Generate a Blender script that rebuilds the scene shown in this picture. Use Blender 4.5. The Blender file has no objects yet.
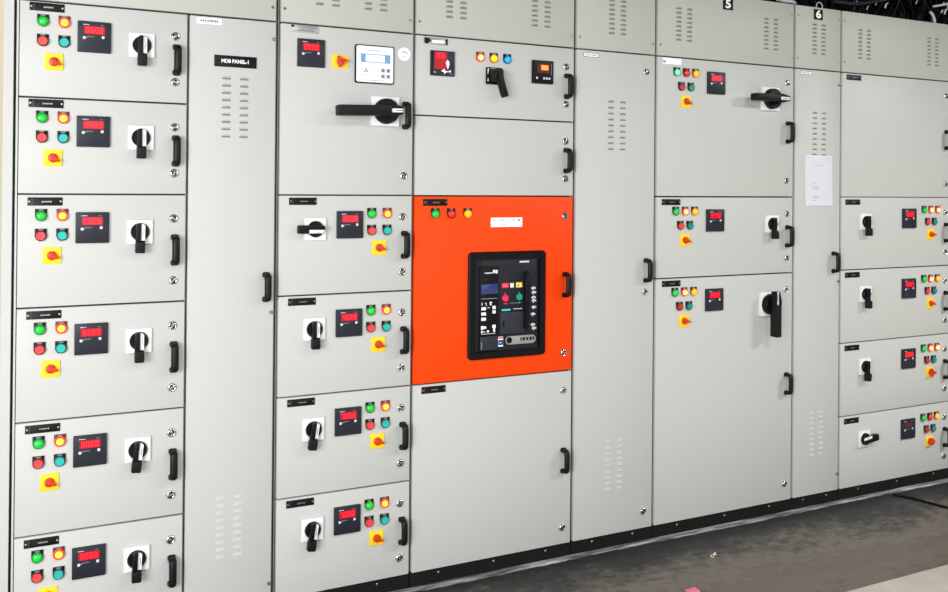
import bpy, bmesh, math, random
from mathutils import Matrix, Vector

random.seed(7)
S = bpy.context.scene
COL = S.collection
ZF = 1466.0                      # camera-height datum above the floor, mm (z values below are relative to it)


# ------------------------------------------------------------------ materials
def lin(c):
    return tuple(((v / 255) / 12.92 if v / 255 <= 0.04045 else ((v / 255 + 0.055) / 1.055) ** 2.4) for v in c) + (1.0,)


def mat(name, rgb, rough=0.5, metal=0.0, emit=None, es=0.0, bump=0.0, bscale=400.0, var=0.0, vscale=3.0, coat=0.0, spec=0.5):
    m = bpy.data.materials.new(name)
    m.use_nodes = True
    nt = m.node_tree
    b = nt.nodes['Principled BSDF']
    b.inputs['Base Color'].default_value = lin(rgb)
    b.inputs['Roughness'].default_value = rough
    b.inputs['Metallic'].default_value = metal
    b.inputs['Specular IOR Level'].default_value = spec
    if coat:
        b.inputs['Coat Weight'].default_value = coat
        b.inputs['Coat Roughness'].default_value = 0.15
    if emit:
        b.inputs['Emission Color'].default_value = lin(emit)
        b.inputs['Emission Strength'].default_value = es
    if bump or var:
        tc = nt.nodes.new('ShaderNodeTexCoord')
    if bump:
        n = nt.nodes.new('ShaderNodeTexNoise')
        n.inputs['Scale'].default_value = bscale
        n.inputs['Detail'].default_value = 2
        bp = nt.nodes.new('ShaderNodeBump')
        bp.inputs['Strength'].default_value = bump
        bp.inputs['Distance'].default_value = 0.001
        nt.links.new(tc.outputs['Object'], n.inputs['Vector'])
        nt.links.new(n.outputs['Fac'], bp.inputs['Height'])
        nt.links.new(bp.outputs['Normal'], b.inputs['Normal'])
    if var:
        n = nt.nodes.new('ShaderNodeTexNoise')
        n.inputs['Scale'].default_value = vscale
        n.inputs['Detail'].default_value = 4
        mx = nt.nodes.new('ShaderNodeMix')
        mx.data_type = 'RGBA'
        a = [v * (1 - var) for v in lin(rgb)[:3]] + [1]
        c = [min(1, v * (1 + var)) for v in lin(rgb)[:3]] + [1]
        mx.inputs[6].default_value = a
        mx.inputs[7].default_value = c
        nt.links.new(tc.outputs['Object'], n.inputs['Vector'])
        nt.links.new(n.outputs['Fac'], mx.inputs[0])
        nt.links.new(mx.outputs[2], b.inputs['Base Color'])
    return m


M = dict(
    paint=mat('grey_door_paint', (191, 192, 187), 0.45, spec=0.25, bump=0.05, bscale=600, var=0.012, vscale=1.5),
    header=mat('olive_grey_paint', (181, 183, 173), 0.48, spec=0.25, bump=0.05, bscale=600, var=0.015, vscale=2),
    frame=mat('frame_grey_paint', (150, 151, 147), 0.5, var=0.02),
    slot=mat('slot_shade_grey', (128, 128, 123), 0.6, var=0.1, vscale=80),  # flat grey stands in for the shaded opening of the upper slots
    carcass=mat('dark_sheet_steel', (48, 48, 47), 0.6, var=0.05),
    orange=mat('orange_door_paint', (242, 67, 0), 0.45, spec=0.2, bump=0.05, bscale=600, var=0.02, vscale=2),
    plinth=mat('black_plinth_paint', (19, 19, 17), 0.7, spec=0.2, var=0.5, vscale=9),
    black=mat('black_plastic', (7, 7, 8), 0.42, bump=0.04, spec=0.22),
    rubber=mat('satin_black_grip', (9, 9, 10), 0.48, bump=0.05, spec=0.28),
    gap=mat('recess_black', (8, 8, 8), 0.8, var=0.1),
    slate=mat('slate_meter_plastic', (34, 37, 46), 0.42, bump=0.03, spec=0.3),
    slate2=mat('dark_breaker_plastic', (24, 27, 34), 0.42, bump=0.03, spec=0.3),
    slate3=mat('breaker_panel_plastic', (42, 45, 54), 0.45, bump=0.03, spec=0.3),
    chrome=mat('chrome', (215, 215, 215), 0.16, 1.0, var=0.04, vscale=60),
    steel=mat('zinc_screw', (150, 150, 145), 0.35, 0.9, var=0.05, vscale=60),
    silver=mat('silver_plate', (230, 231, 230), 0.35, 0.0, var=0.01),
    white=mat('white_plastic', (243, 244, 243), 0.4, var=0.01),
    label=mat('white_label', (246, 246, 250), 0.5, var=0.01),
    worn=mat('worn_silver_label', (176, 174, 170), 0.3, 0.5, var=0.25, vscale=90),
    ink=mat('faded_ink', (176, 172, 196), 0.6, var=0.15, vscale=80),
    inkd=mat('grey_ink', (120, 124, 136), 0.6, var=0.1),
    yellow=mat('yellow_plate', (250, 211, 24), 0.45, var=0.02),
    redknob=mat('red_knob', (206, 48, 16), 0.35, var=0.04, vscale=40),
    led_bg=mat('red_display_glass', (90, 4, 12), 0.25, emit=(255, 10, 40), es=0.45, var=0.05),
    led=mat('red_led_digit', (255, 40, 50), 0.4, emit=(255, 14, 40), es=1.7, var=0.02),
    led_off=mat('unlit_red_display', (44, 22, 30), 0.25, var=0.05),
    led_dim=mat('dim_red_digit', (110, 30, 40), 0.4, emit=(200, 20, 40), es=0.12, var=0.02),
    led_or=mat('orange_led_digit', (255, 120, 40), 0.4, emit=(255, 130, 50), es=3.0, var=0.02),
    led_orbg=mat('orange_display_glow', (60, 14, 4), 0.3, emit=(200, 40, 4), es=0.08, var=0.05),
    key=mat('pale_grey_key', (206, 211, 220), 0.4, var=0.02),
    legend=mat('lamp_legend', (120, 118, 118), 0.4, var=0.1),
    g_on=mat('green_lens', (14, 190, 60), 0.25, emit=(0, 200, 50), es=0.22, var=0.05, vscale=60, coat=0.5),
    g_ring=mat('green_collar', (10, 130, 44), 0.35, var=0.05),
    g_mint=mat('bright_mint_lens', (120, 235, 170), 0.25, emit=(90, 255, 170), es=0.7, var=0.05, vscale=60),
    a_on=mat('lit_amber_lens', (255, 190, 60), 0.3, emit=(255, 176, 50), es=2.2, var=0.03, vscale=60),
    a_hot=mat('hot_amber_lens', (255, 200, 120), 0.3, emit=(255, 190, 110), es=2.6, var=0.03, vscale=60),
    a_ring=mat('lit_red_collar', (226, 60, 24), 0.35, emit=(255, 60, 16), es=0.55, var=0.05),
    a_y=mat('yellow_amber_lens', (250, 176, 30), 0.3, emit=(255, 170, 20), es=0.6, var=0.05, vscale=60),
    a_yring=mat('amber_collar', (196, 110, 14), 0.35, emit=(255, 130, 10), es=0.2, var=0.05),
    r_cap=mat('salmon_red_cap', (232, 66, 66), 0.35, var=0.04, vscale=60),
    r_lens=mat('red_lens', (226, 40, 34), 0.25, emit=(255, 30, 20), es=0.25, var=0.05, vscale=60),
    r_dark=mat('dull_red_cap', (176, 48, 44), 0.35, var=0.05, vscale=60),
    r_ring=mat('dark_red_collar', (96, 20, 18), 0.35, var=0.05),
    t_cap=mat('teal_cap', (28, 178, 166), 0.35, var=0.04, vscale=60),
    t_dark=mat('dark_teal_cap', (22, 138, 122), 0.35, var=0.04, vscale=60),
    t_ring=mat('dark_teal_collar', (10, 64, 62), 0.35, var=0.05),
    y_on=mat('yellow_lens', (255, 214, 0), 0.25, emit=(255, 205, 0), es=0.55, var=0.03, vscale=60),
    b_on=mat('blue_lens', (20, 160, 240), 0.25, emit=(10, 160, 255), es=0.5, var=0.03, vscale=60),
    b_ring=mat('dark_blue_collar', (8, 62, 110), 0.35, var=0.05),
    lcd=mat('backlit_white_display', (228, 240, 250), 0.3, emit=(225, 242, 255), es=0.35, var=0.02),
    lcdblue=mat('steel_blue_trim', (110, 156, 190), 0.4, var=0.08, vscale=40),
    face=mat('white_membrane', (240, 242, 250), 0.35, var=0.01),
    navy=mat('navy_display', (44, 54, 104), 0.25, emit=(50, 62, 140), es=0.08, var=0.05),
    pink=mat('pink_red_button', (232, 40, 86), 0.35, emit=(240, 30, 80), es=0.12, var=0.03),
    teal2=mat('teal_button', (20, 150, 128), 0.35, var=0.04),
    cyan=mat('cyan_marking', (70, 200, 196), 0.4, var=0.03),
    capsule=mat('silver_grey_bar', (158, 156, 152), 0.3, 0.3, var=0.08, vscale=40),
    paper=mat('paper_white', (249, 250, 255), 0.7, var=0.01),
    cable=mat('black_cable', (4, 4, 5), 0.55, spec=0.2, bump=0.05, bscale=80, var=0.15),
    cable_b=mat('dark_blue_cable', (18, 20, 34), 0.4, var=0.15),
    cable_w=mat('pale_grey_cable', (196, 196, 196), 0.45, var=0.05),
    tray=mat('dull_zinc_tray', (60, 60, 60), 0.45, 0.6, var=0.15, vscale=10),
    wall=mat('cream_wall_paint', (226, 214, 186), 0.7, bump=0.1, bscale=60, var=0.02),
    wall_unlit=mat('unlit_wall_tone', (14, 14, 13), 0.85, bump=0.1, bscale=60, var=0.2),  # near-black colour stands in for an unlit back wall and ceiling
    scrap_p=mat('pink_wrapper', (228, 120, 140), 0.5, var=0.1, vscale=60),
    scrap_w=mat('white_scrap', (214, 210, 200), 0.6, var=0.1, vscale=60),
)


def ramp(nt, fac, stops):
    r = nt.nodes.new('ShaderNodeValToRGB')
    e = r.color_ramp.elements
    while len(e) < len(stops):
        e.new(0.5)
    for i, (p, c) in enumerate(stops):
        e[i].position = p
        e[i].color = lin(c)
    nt.links.new(fac, r.inputs['Fac'])
    return r.outputs['Color']


def noise(nt, vec, scale, detail=5, rough=0.6, dist=0.0):
    n = nt.nodes.new('ShaderNodeTexNoise')
    n.inputs['Scale'].default_value = scale
    n.inputs['Detail'].default_value = detail
    n.inputs['Roughness'].default_value = rough
    n.inputs['Distortion'].default_value = dist
    nt.links.new(vec, n.inputs['Vector'])
    return n.outputs['Fac']


def math_node(nt, op, a, b):
    n = nt.nodes.new('ShaderNodeMath')
    n.operation = op
    for i, v in enumerate((a, b)):
        if isinstance(v, (int, float)):
            n.inputs[i].default_value = v
        else:
            nt.links.new(v, n.inputs[i])
    return n.outputs[0]


def floor_material():
    m = mat('worn_dark_floor', (70, 66, 60), 0.5)
    nt = m.node_tree
    b = nt.nodes['Principled BSDF']
    tc = nt.nodes.new('ShaderNodeTexCoord')
    mp = nt.nodes.new('ShaderNodeMapping')
    mp.inputs['Scale'].default_value = (1.0, 1.7, 1.0)
    nt.links.new(tc.outputs['Object'], mp.inputs['Vector'])
    v = mp.outputs['Vector']
    big = noise(nt, v, 2.2, 6, 0.62, 0.4)
    fine = noise(nt, v, 16.0, 6, 0.65, 0.2)
    sep = nt.nodes.new('ShaderNodeSeparateXYZ')
    nt.links.new(tc.outputs['Object'], sep.inputs[0])
    # wear: the trodden band away from the cabinets has lost its dark coat
    wear = math_node(nt, 'MULTIPLY', sep.outputs['Y'], -1.0)
    wear = math_node(nt, 'ADD', wear, math_node(nt, 'MULTIPLY', math_node(nt, 'SUBTRACT', big, 0.5), 0.55))
    wear = math_node(nt, 'ADD', wear, math_node(nt, 'MULTIPLY', math_node(nt, 'SUBTRACT', fine, 0.5), 0.6))
    c = ramp(nt, wear, [(0.05, (40, 41, 41)), (0.16, (54, 53, 51)), (0.27, (88, 83, 74)), (0.37, (114, 106, 95)), (0.47, (98, 91, 81)), (0.6, (108, 99, 88)), (0.8, (82, 75, 67))])
    nt.links.new(c, b.inputs['Base Color'])
    bp = nt.nodes.new('ShaderNodeBump')
    bp.inputs['Strength'].default_value = 0.25
    bp.inputs['Distance'].default_value = 0.004
    nt.links.new(fine, bp.inputs['Height'])
    nt.links.new(bp.outputs['Normal'], b.inputs['Normal'])
    return m


def pale_floor_material():
    m = mat('pale_floor', (205, 197, 186), 0.5)
    nt = m.node_tree
    b = nt.nodes['Principled BSDF']
    tc = nt.nodes.new('ShaderNodeTexCoord')
    n = noise(nt, tc.outputs['Object'], 5, 6, 0.6)
    nt.links.new(ramp(nt, n, [(0.3, (176, 167, 155)), (0.7, (196, 188, 177))]), b.inputs['Base Color'])
    return m


def dust_material():
    m = mat('dusty_grout', (150, 150, 148), 0.8)
    nt = m.node_tree
    b = nt.nodes['Principled BSDF']
    tc = nt.nodes.new('ShaderNodeTexCoord')
    mp = nt.nodes.new('ShaderNodeMapping')
    mp.inputs['Scale'].default_value = (3, 40, 40)
    nt.links.new(tc.outputs['Object'], mp.inputs['Vector'])
    n = noise(nt, mp.outputs['Vector'], 1.6, 6, 0.65)
    nt.links.new(ramp(nt, n, [(0.36, (52, 52, 51)), (0.5, (124, 124, 122)), (0.66, (186, 186, 184))]), b.inputs['Base Color'])
    return m


# ------------------------------------------------------------------ mesh builder (all sizes in mm, converted on build)
class MB:
    def __init__(self):
        self.bm = bmesh.new()
        self.mats = []

    def mi(self, k):
        if k not in self.mats:
            self.mats.append(k)
        return self.mats.index(k)

    def _merge(self, tmp, k):
        i = self.mi(k)
        for f in tmp.faces:
            f.material_index = i
        me = bpy.data.meshes.new('tmp')
        tmp.to_mesh(me)
        tmp.free()
        self.bm.from_mesh(me)
        bpy.data.meshes.remove(me)

    def box(self, x0, x1, y0, y1, z0, z1, k, bev=0.0, seg=2):
        t = bmesh.new()
        bmesh.ops.create_cube(t, size=1.0)
        for v in t.verts:
            v.co = Vector((x0 + (v.co.x + .5) * (x1 - x0), y0 + (v.co.y + .5) * (y1 - y0), z0 + (v.co.z + .5) * (z1 - z0)))
        if bev:
            bmesh.ops.bevel(t, geom=list(t.edges), offset=bev, segments=seg, affect='EDGES', profile=0.5)
        bmesh.ops.recalc_face_normals(t, faces=list(t.faces))
        self._merge(t, k)

    def prism(self, pts, y0, y1, k, bev=0.0):
        """outline in (x,z), extruded along y"""
        t = bmesh.new()
        a = [t.verts.new((x, y0, z)) for x, z in pts]
        b = [t.verts.new((x, y1, z)) for x, z in pts]
        n = len(pts)
        f0 = t.faces.new(a)
        t.faces.new(b[::-1])
        for i in range(n):
            t.faces.new((a[i], b[i], b[(i + 1) % n], a[(i + 1) % n]))
        bmesh.ops.recalc_face_normals(t, faces=list(t.faces))
        if bev:
            yf = min(y0, y1)
            es = [e for e in t.edges if abs(e.verts[0].co.y - yf) < 1e-6 and abs(e.verts[1].co.y - yf) < 1e-6]
            bmesh.ops.bevel(t, geom=es, offset=bev, segments=2, affect='EDGES', profile=0.5)
        self._merge(t, k)

    def lathe(self, cx, cz, prof, k, seg=28):
        """profile [(r, y)] revolved around the y axis through (cx, cz)"""
        t = bmesh.new()
        rings = []
        for r, y in prof:
            if r < 1e-6:
                rings.append([t.verts.new((cx, y, cz))])
            else:
                rings.append([t.verts.new((cx + r * math.cos(2 * math.pi * j / seg), y, cz + r * math.sin(2 * math.pi * j / seg))) for j in range(seg)])
        for p, q in zip(rings, rings[1:]):
            for j in range(seg):
                l = (j + 1) % seg
                if len(p) == 1 and len(q) == 1:
                    continue
                if len(p) == 1:
                    t.faces.new((p[0], q[j], q[l]))
                elif len(q) == 1:
                    t.faces.new((p[j], q[0], p[l]))
                else:
                    t.faces.new((p[j], q[j], q[l], p[l]))
        bmesh.ops.recalc_face_normals(t, faces=list(t.faces))
        self._merge(t, k)

    def sweep(self, path, rx, ry, k, seg=12, flat=0.0):
        """elliptic tube along a path of (x,y,z); rx across (x), ry the other way"""
        t = bmesh.new()
        P = [Vector(p) for p in path]
        rings = []
        for i, p in enumerate(P):
            d = (P[min(i + 1, len(P) - 1)] - P[max(i - 1, 0)]).normalized()
            ref = Vector((1, 0, 0)) if abs(d.x) < 0.9 else Vector((0, 1, 0))
            u = (ref - d * ref.dot(d)).normalized()
            w = d.cross(u)
            rings.append([t.verts.new(p + u * rx * math.cos(2 * math.pi * j / seg) + w * ry * math.sin(2 * math.pi * j / seg)) for j in range(seg)])
        for a, b in zip(rings, rings[1:]):
            for j in range(seg):
                l = (j + 1) % seg
                t.faces.new((a[j], b[j], b[l], a[l]))
        t.faces.new(rings[0][::-1])
        t.faces.new(rings[-1])
        bmesh.ops.recalc_face_normals(t, faces=list(t.faces))
        self._merge(t, k)

    def text(self, s, size, cx, cz, y, k, ext=0.3, wide=1.0, bold=0.0):
        cu = bpy.data.curves.new('txt', 'FONT')
        cu.body = s
        cu.size = size
        cu.align_x = 'CENTER'
        cu.align_y = 'CENTER'
        cu.extrude = ext
        cu.offset = bold
        cu.resolution_u = 3
        o = bpy.data.objects.new('txt', cu)
        COL.objects.link(o)
        dg = bpy.context.evaluated_depsgraph_get()
        me = bpy.data.meshes.new_from_object(o.evaluated_get(dg))
        t = bmesh.new()
        t.from_mesh(me)
        for v in t.verts:
            v.co = Vector((cx + v.co.x * wide, y - v.co.z, cz + v.co.y))
        bpy.data.objects.remove(o)
        bpy.data.curves.remove(cu)
        bpy.data.meshes.remove(me)
        bmesh.ops.recalc_face_normals(t, faces=list(t.faces))
        self._merge(t, k)

    def mesh(self, name):
        for v in self.bm.verts:
            v.co *= 0.001
        me = bpy.data.meshes.new(name)
        self.bm.to_mesh(me)
        self.bm.free()
        for k in self.mats:
            me.materials.append(M[k])
        me.shade_smooth()
        me.set_sharp_from_angle(angle=math.radians(38))
        return me


def rrect(x0, x1, z0, z1, r, n=5):
    p = []
    for cx, cz, a0 in ((x1 - r, z1 - r, 0), (x0 + r, z1 - r, 90), (x0 + r, z0 + r, 180), (x1 - r, z0 + r, 270)):
        for i in range(n + 1):
            a = math.radians(a0 + 90 * i / n)
            p.append((cx + r * math.cos(a), cz + r * math.sin(a)))
    return p


CACHE = {}


def cached(key, fn):
    if key not in CACHE:
        b = MB()
        fn(b)
        CACHE[key] = b.mesh(key)
    return CACHE[key]


def world_mm(o):
    p = o.matrix_basis.translation.copy()
    while o.parent:
        o = o.parent
        p += o.matrix_basis.translation
    return p * 1000


def thing(name, label, cat, x, z, group=None, y=0.0):
    o = bpy.data.objects.new(name, None)
    COL.objects.link(o)
    o.empty_display_size = 0.05
    o.location = (x / 1000, y / 1000, (z + ZF) / 1000)
    o['label'] = label
    o['category'] = cat
    if group:
        o['group'] = group
    return o


def part(parent, name, me, x, z, y=0.0, rot=0.0, label=None):
    """child mesh placed at facade coordinates (x, z); rot turns it in the facade plane"""
    o = bpy.data.objects.new(name, me)
    COL.objects.link(o)
    o.parent = parent
    w = world_mm(parent)
    o.location = ((x - w.x) / 1000, (y - w.y) / 1000, (z + ZF - w.z) / 1000)
    o.rotation_euler = (0, math.radians(rot), 0)
    if label:
        o['label'] = label
    return o


def struct(name, me, loc=(0, 0, 0)):
    o = bpy.data.objects.new(name, me)
    COL.objects.link(o)
    o.location = loc
    o['kind'] = 'structure'
    return o


def tag(o, label, cat, group=None):
    o['label'] = label
    o['category'] = cat
    if group:
        o['group'] = group
    return o


# ------------------------------------------------------------------ small parts
def b_marks(b, seed, x0, x1, z, h, y, k, n=6):
    rnd = random.Random(seed)
    w = (x1 - x0) / n
    for i in range(n):
        b.box(x0 + i * w + 0.1 * w, x0 + i * w + w * rnd.uniform(0.7, 0.95), y - 0.4, y, z - h / 2 * rnd.uniform(.7, 1), z + h / 2 * rnd.uniform(.7, 1), k)


def nameplate(kind='black', seed=0):
    def f(b):
        if kind == 'black':
            b.prism(rrect(-48, 48, -12.5, 12.5, 1.0, 2), 0, -3, 'black', 0.6)
            for s in (-1, 1):
                b.lathe(s * 43, 0, [(3, -3), (2.8, -4), (1.5, -4.4), (0, -4.4)], 'legend' if seed >= 20 else 'worn', 12)
            b.box(-36, -35.3, -3.4, -3, -11, 11, 'legend')
            b_marks(b, seed, -10, 18, -0.5, 4.6, -3, 'worn' if seed < 20 else 'legend', 6)
        elif kind == 'worn':
            b.prism(rrect(-48, 48, -12.5, 12.5, 1.0, 2), 0, -3, 'worn', 0.6)
            b.box(-48, -38, -3.5, -2.9, 4, 12, 'black')
            b_marks(b, seed, -26, 36, -6, 5, -3, 'legend', 9)
        elif kind == 'half':
            b.prism(rrect(-48, 48, -12.5, 12.5, 1.0, 2), 0, -3, 'worn', 0.6)
            b.prism([(-46, 11), (-30, 11), (-20, 2), (-34, -11), (-46, -9)], -2.8, -3.4, 'black')
            b.prism([(36, 9), (47, 11), (47, -11), (40, -9)], -2.8, -3.4, 'black')
            b.box(-16, 32, -3.5, -3, -6, 4, 'white')
        elif kind == 'white':
            b.prism(rrect(-50, 50, -13, 13, 1.0, 2), 0, -1.2, 'label', 0.3)
            b.box(-50, -32, -1.6, -1.1, -9, 3, 'ink')
        elif kind == 'sticker':
            b.prism(rrect(-40, 40, -10, 10, 2.0, 3), 0, -1.0, 'label', 0.3)
            b_marks(b, seed, -30, 30, 0, 9, -1.0, 'inkd', 8)
        elif kind == 'mini':
            b.prism(rrect(-36, 36, -9, 9, 2.0, 3), 0, -1.0, 'inkd', 0.3)
            b.prism(rrect(-33.5, 33.5, -6.5, 6.5, 1.0, 3), -0.8, -1.3, 'label')
            b_marks(b, seed, -26, 26, 0, 5, -1.3, 'inkd', 7)
    return cached('nameplate_%s_%d' % (kind, seed), f)


def handle_mesh():
    def f(b):
        path = []
        for s in (1, -1):
            seq = [(0, 2, 40 * s), (0, -14, 40 * s), (0, -21, 39 * s), (0, -26, 36 * s), (0, -28, 30 * s)]
            path += seq if s > 0 else seq[::-1]
        mid = [(0, -28.8, 15), (0, -29, 0), (0, -28.8, -15)]
        path = path[:5] + mid + path[5:]
        b.sweep(path, 12, 8.5, 'rubber', 14)
        for s in (1, -1):
            b.prism(rrect(-13.5, 12, 41 * s - 9.5, 41 * s + 9.5, 7), 0, -6, 'rubber', 1.5)
            b.lathe(0, 41 * s, [(3, -5), (3, -5.2), (0, -5.2)], 'gap', 10)
    return cached('pull_handle', f)


def lock_mesh(a):
    def f(b):
        b.lathe(0, 0, [(14, 0), (14, -3), (12.5, -5.5), (10, -6.5), (9, -6), (8.4, -2.2), (0, -2.2)], 'chrome', 26)
        b.lathe(0, 0, [(8.3, -2.4), (0, -2.5)], 'gap', 20)
        ca, sa = math.cos(math.radians(a)), math.sin(math.radians(a))
        pts = [(-8, -2.6), (8, -2.6), (8, 2.6), (-8, 2.6)]
        b.prism([(x * ca - z * sa, x * sa + z * ca) for x, z in pts], -2, -6.2, 'chrome', 0.8)
        pts = [(-3.8, -3.8), (3.8, -3.8), (3.8, 3.8), (-3.8, 3.8)]
        b.prism([(x * ca - z * sa, x * sa + z * ca) for x, z in pts], -2, -6.8, 'steel', 0.8)
    return cached('quarter_turn_lock_%d' % a, f)


def screw_mesh():
    def f(b):
        b.lathe(0, 0, [(5, 0), (5, -1.5), (3.5, -3), (0, -3.3)], 'steel', 12)
        b.box(-3.4, 3.4, -3.5, -3, -0.7, 0.7, 'gap')
    return cached('screw', f)


def u_outline(w=33, top=19.5, r=None, n=14):
    h = w / 2
    p = [(-h, top), (-h, -1)]
    for i in range(1, n):
        a = math.pi + math.pi * i / n
        p.append((h * math.cos(a), -1 + h * math.sin(a)))
    p += [(h, -1), (h, top)]
    return p


def lamp_base(ring):
    def f(b):
        b.prism(u_outline(), 0, -4, 'black' if ring not in ('a_ring',) else 'r_ring', 0.8)  # lit lamps: plate coloured dark red to carry the lens glow
        b.box(-6.5, 6.5, -4.6, -4, 14, 18.5, 'legend')
        ri = 10.5 if ring == 'a_ring' else 13
        b.lathe(0, -2, [(16, -3.5), (16, -8), (14.4, -9), (ri, -8.4), (ri, -4)], ring, 26)
    return cached('lamp_base_' + ring, f)


def lens_mesh(k):
    def f(b):
        q = 0.81 if k in ('a_on', 'a_hot') else 1.0
        b.lathe(0, -2, [(12.9 * q, -4), (12.9 * q, -9), (11.3 * q, -12.2), (8 * q, -14.4), (4 * q, -15.4), (0, -15.7)], k, 24)
    return cached('lens_' + k, f)


def cap_mesh(k):
    def f(b):
        b.lathe(0, -2, [(13, -4), (13, -11), (12, -12.4), (9, -12.2), (0, -11.6)], k, 24)
    return cached('cap_' + k, f)


LAMPS = {  # kind: (ring, lens/cap, is_button, label)
    'green': ('g_ring', 'g_on', False, 'green indicator lamp'),
    'mint': ('g_ring', 'g_mint', False, 'bright mint green indicator lamp'),
    'lit': ('a_ring', 'a_on', False, 'glowing amber indicator lamp in a red collar'),
    'hot': ('a_ring', 'a_hot', False, 'brightly glowing orange indicator lamp'),
    'amber': ('a_yring', 'a_y', False, 'amber indicator lamp'),
    'redlamp': ('r_ring', 'r_lens', False, 'red indicator lamp'),
    'yellow': ('a_yring', 'y_on', False, 'yellow indicator lamp'),
    'blue': ('b_ring', 'b_on', False, 'blue indicator lamp'),
    'red': ('r_ring', 'r_cap', True, 'red push button'),
    'reddark': ('r_ring', 'r_dark', True, 'dull red push button'),
    'teal': ('t_ring', 't_cap', True, 'teal push button'),
    'tealdark': ('t_ring', 't_dark', True, 'dark teal push button'),
}


def lamp(u, kind, x, z):
    ring, k, btn, lab = LAMPS[kind]
    o = part(u, 'push_button' if btn else 'indicator_lamp', lamp_base(ring), x, z, label=lab)
    part(o, 'button_cap' if btn else 'lens', cap_mesh(k) if btn else lens_mesh(k), x, z)


SEG = {'0': 'abcdef', '1': 'bc', '2': 'abged', '3': 'abgcd', '4': 'fgbc', '5': 'afgcd', '6': 'afgedc', '7': 'abc', '8': 'abcdefg', '9': 'abcdfg'}


def digit(b, ch, x, z, w, h, y, k, t=1.6):
    a = {'a': (x, x + w, z + h - t, z + h), 'd': (x, x + w, z, z + t), 'g': (x, x + w, z + h / 2 - t / 2, z + h / 2 + t / 2),
         'f': (x, x + t, z + h / 2, z + h), 'b': (x + w - t, x + w, z + h / 2, z + h), 'e': (x, x + t, z, z + h / 2), 'c': (x + w - t, x + w, z, z + h / 2)}
    for s in SEG[ch]:
        x0, x1, z0, z1 = a[s]
        b.box(x0, x1, y - 0.3, y, z0, z1, k)


def meter_body(seed=0):
    def f(b):
        b.prism(rrect(-48, 48, -48, 48, 2.5, 3), 0, -9, 'slate', 2.0)
        b_marks(b, 5, -32, -14, 37, 2.6, -9, 'key', 4)
        b_marks(b, 6, 17, 27, 37, 2.6, -9, 'inkd', 3)
    return cached('meter_body', f)


def meter_display(txt, on=True):
    def f(b):
        b.box(-30, 30, -9.5, -8.6, 8, 33, 'led_bg' if on else 'led_off', 0.3, 1)
        for i, ch in enumerate(txt):
            digit(b, ch, -25 + i * 13.2, 11.5, 9.5, 18, -9.5, 'led' if on else 'led_dim', 2.6)
    return cached('meter_display_%s_%d' % (txt, on), f)


def key_mesh():
    def f(b):
        b.prism(rrect(-4, 4, -4.2, 4.2, 1.5, 3), 0, -2, 'key', 0.6)
    return cached('key', f)


def keyline_mesh():
    def f(b):
        b.prism([(-18, -4), (-14, 1), (-8, 3.2), (10, 3.4), (10, 1.4), (-6, 1), (-12, -2), (-15, -5)], 0, -0.5, 'inkd')
    return cached('keypad_mark', f)


def meter(u, x, z, txt, on=True, lab=None):
    o = part(u, 'digital_meter', meter_body(), x, z, label=lab or 'slate digital meter with a red display')
    part(o, 'display', meter_display(txt, on), x, z)
    part(o, 'key', key_mesh(), x - 29, z - 4, -8.6)
    part(o, 'key', key_mesh(), x + 25, z + 0, -8.6)
    part(o, 'keypad_mark', keyline_mesh(), x - 10, z - 2, -8.8)


def selector_plate(w=52, h=52):
    def f(b):
        b.prism(rrect(-w / 2, w / 2, -h / 2, h / 2, 3, 3), 0, -4, 'yellow', 1)
    return cached('selector_plate_%d_%d' % (w, h), f)


def selector_knob(kind='lever'):
    def f(b):
        b.lathe(0, 0, [(14, -4), (14, -8), (12.5, -12), (9, -14), (0, -14.4)], 'redknob', 26)
        if kind == 'lever':
            b.prism([(-12, 5.5), (-4, 7.5), (9, 6), (21, 2.5), (22, 0), (21, -2.5), (9, -6), (-4, -7.5), (-12, -5.5)], -10, -20, 'redknob', 1.5)
        elif kind == 'flower':
            for a in (20, 140, 260):
                c, s = math.cos(math.radians(a)), math.sin(math.radians(a))
                b.prism([(x * c - z * s, x * s + z * c) for x, z in [(-3, 5), (12, 7), (22, 2.5), (22, -2.5), (12, -7), (-3, -5)]], -12, -25, 'redknob', 1.5)
        else:
            b.lathe(0, 0, [(17, -5), (17, -18), (14, -22), (0, -23)], 'redknob', 26)
    return cached('selector_knob_' + kind, f)


def selector(u, x, z, rot=22, kind='lever', w=52, h=52):
    o = part(u, 'selector_switch', selector_plate(w, h), x, z, label='yellow selector switch with a red knob')
    part(o, 'knob', selector_knob(kind), x, z, rot=rot)


def rot_plate(w, t):
    def f(b):
        b.prism(rrect(-w / 2, w / 2, -w / 2, w / 2, 1.5, 2), 0, -t, 'silver', 1.2)
        for sx in (-1, 1):
            for sz in (-1, 1):
                b.lathe(sx * (w / 2 - 6), sz * (w / 2 - 6), [(2.6, -t), (2.2, -t - .8), (0, -t - 1)], 'silver', 10)
    return cached('mounting_plate_%d' % w, f)


def rot_dial(r, y0, y1):
    def f(b):
        b.lathe(0, 0, [(r, y0), (r, y0 - 4), (r - 1.5, y1 + 4), (r - 5, y1), (0, y1)], 'black', 36)
    return cached('dial_%d' % r, f)


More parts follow.
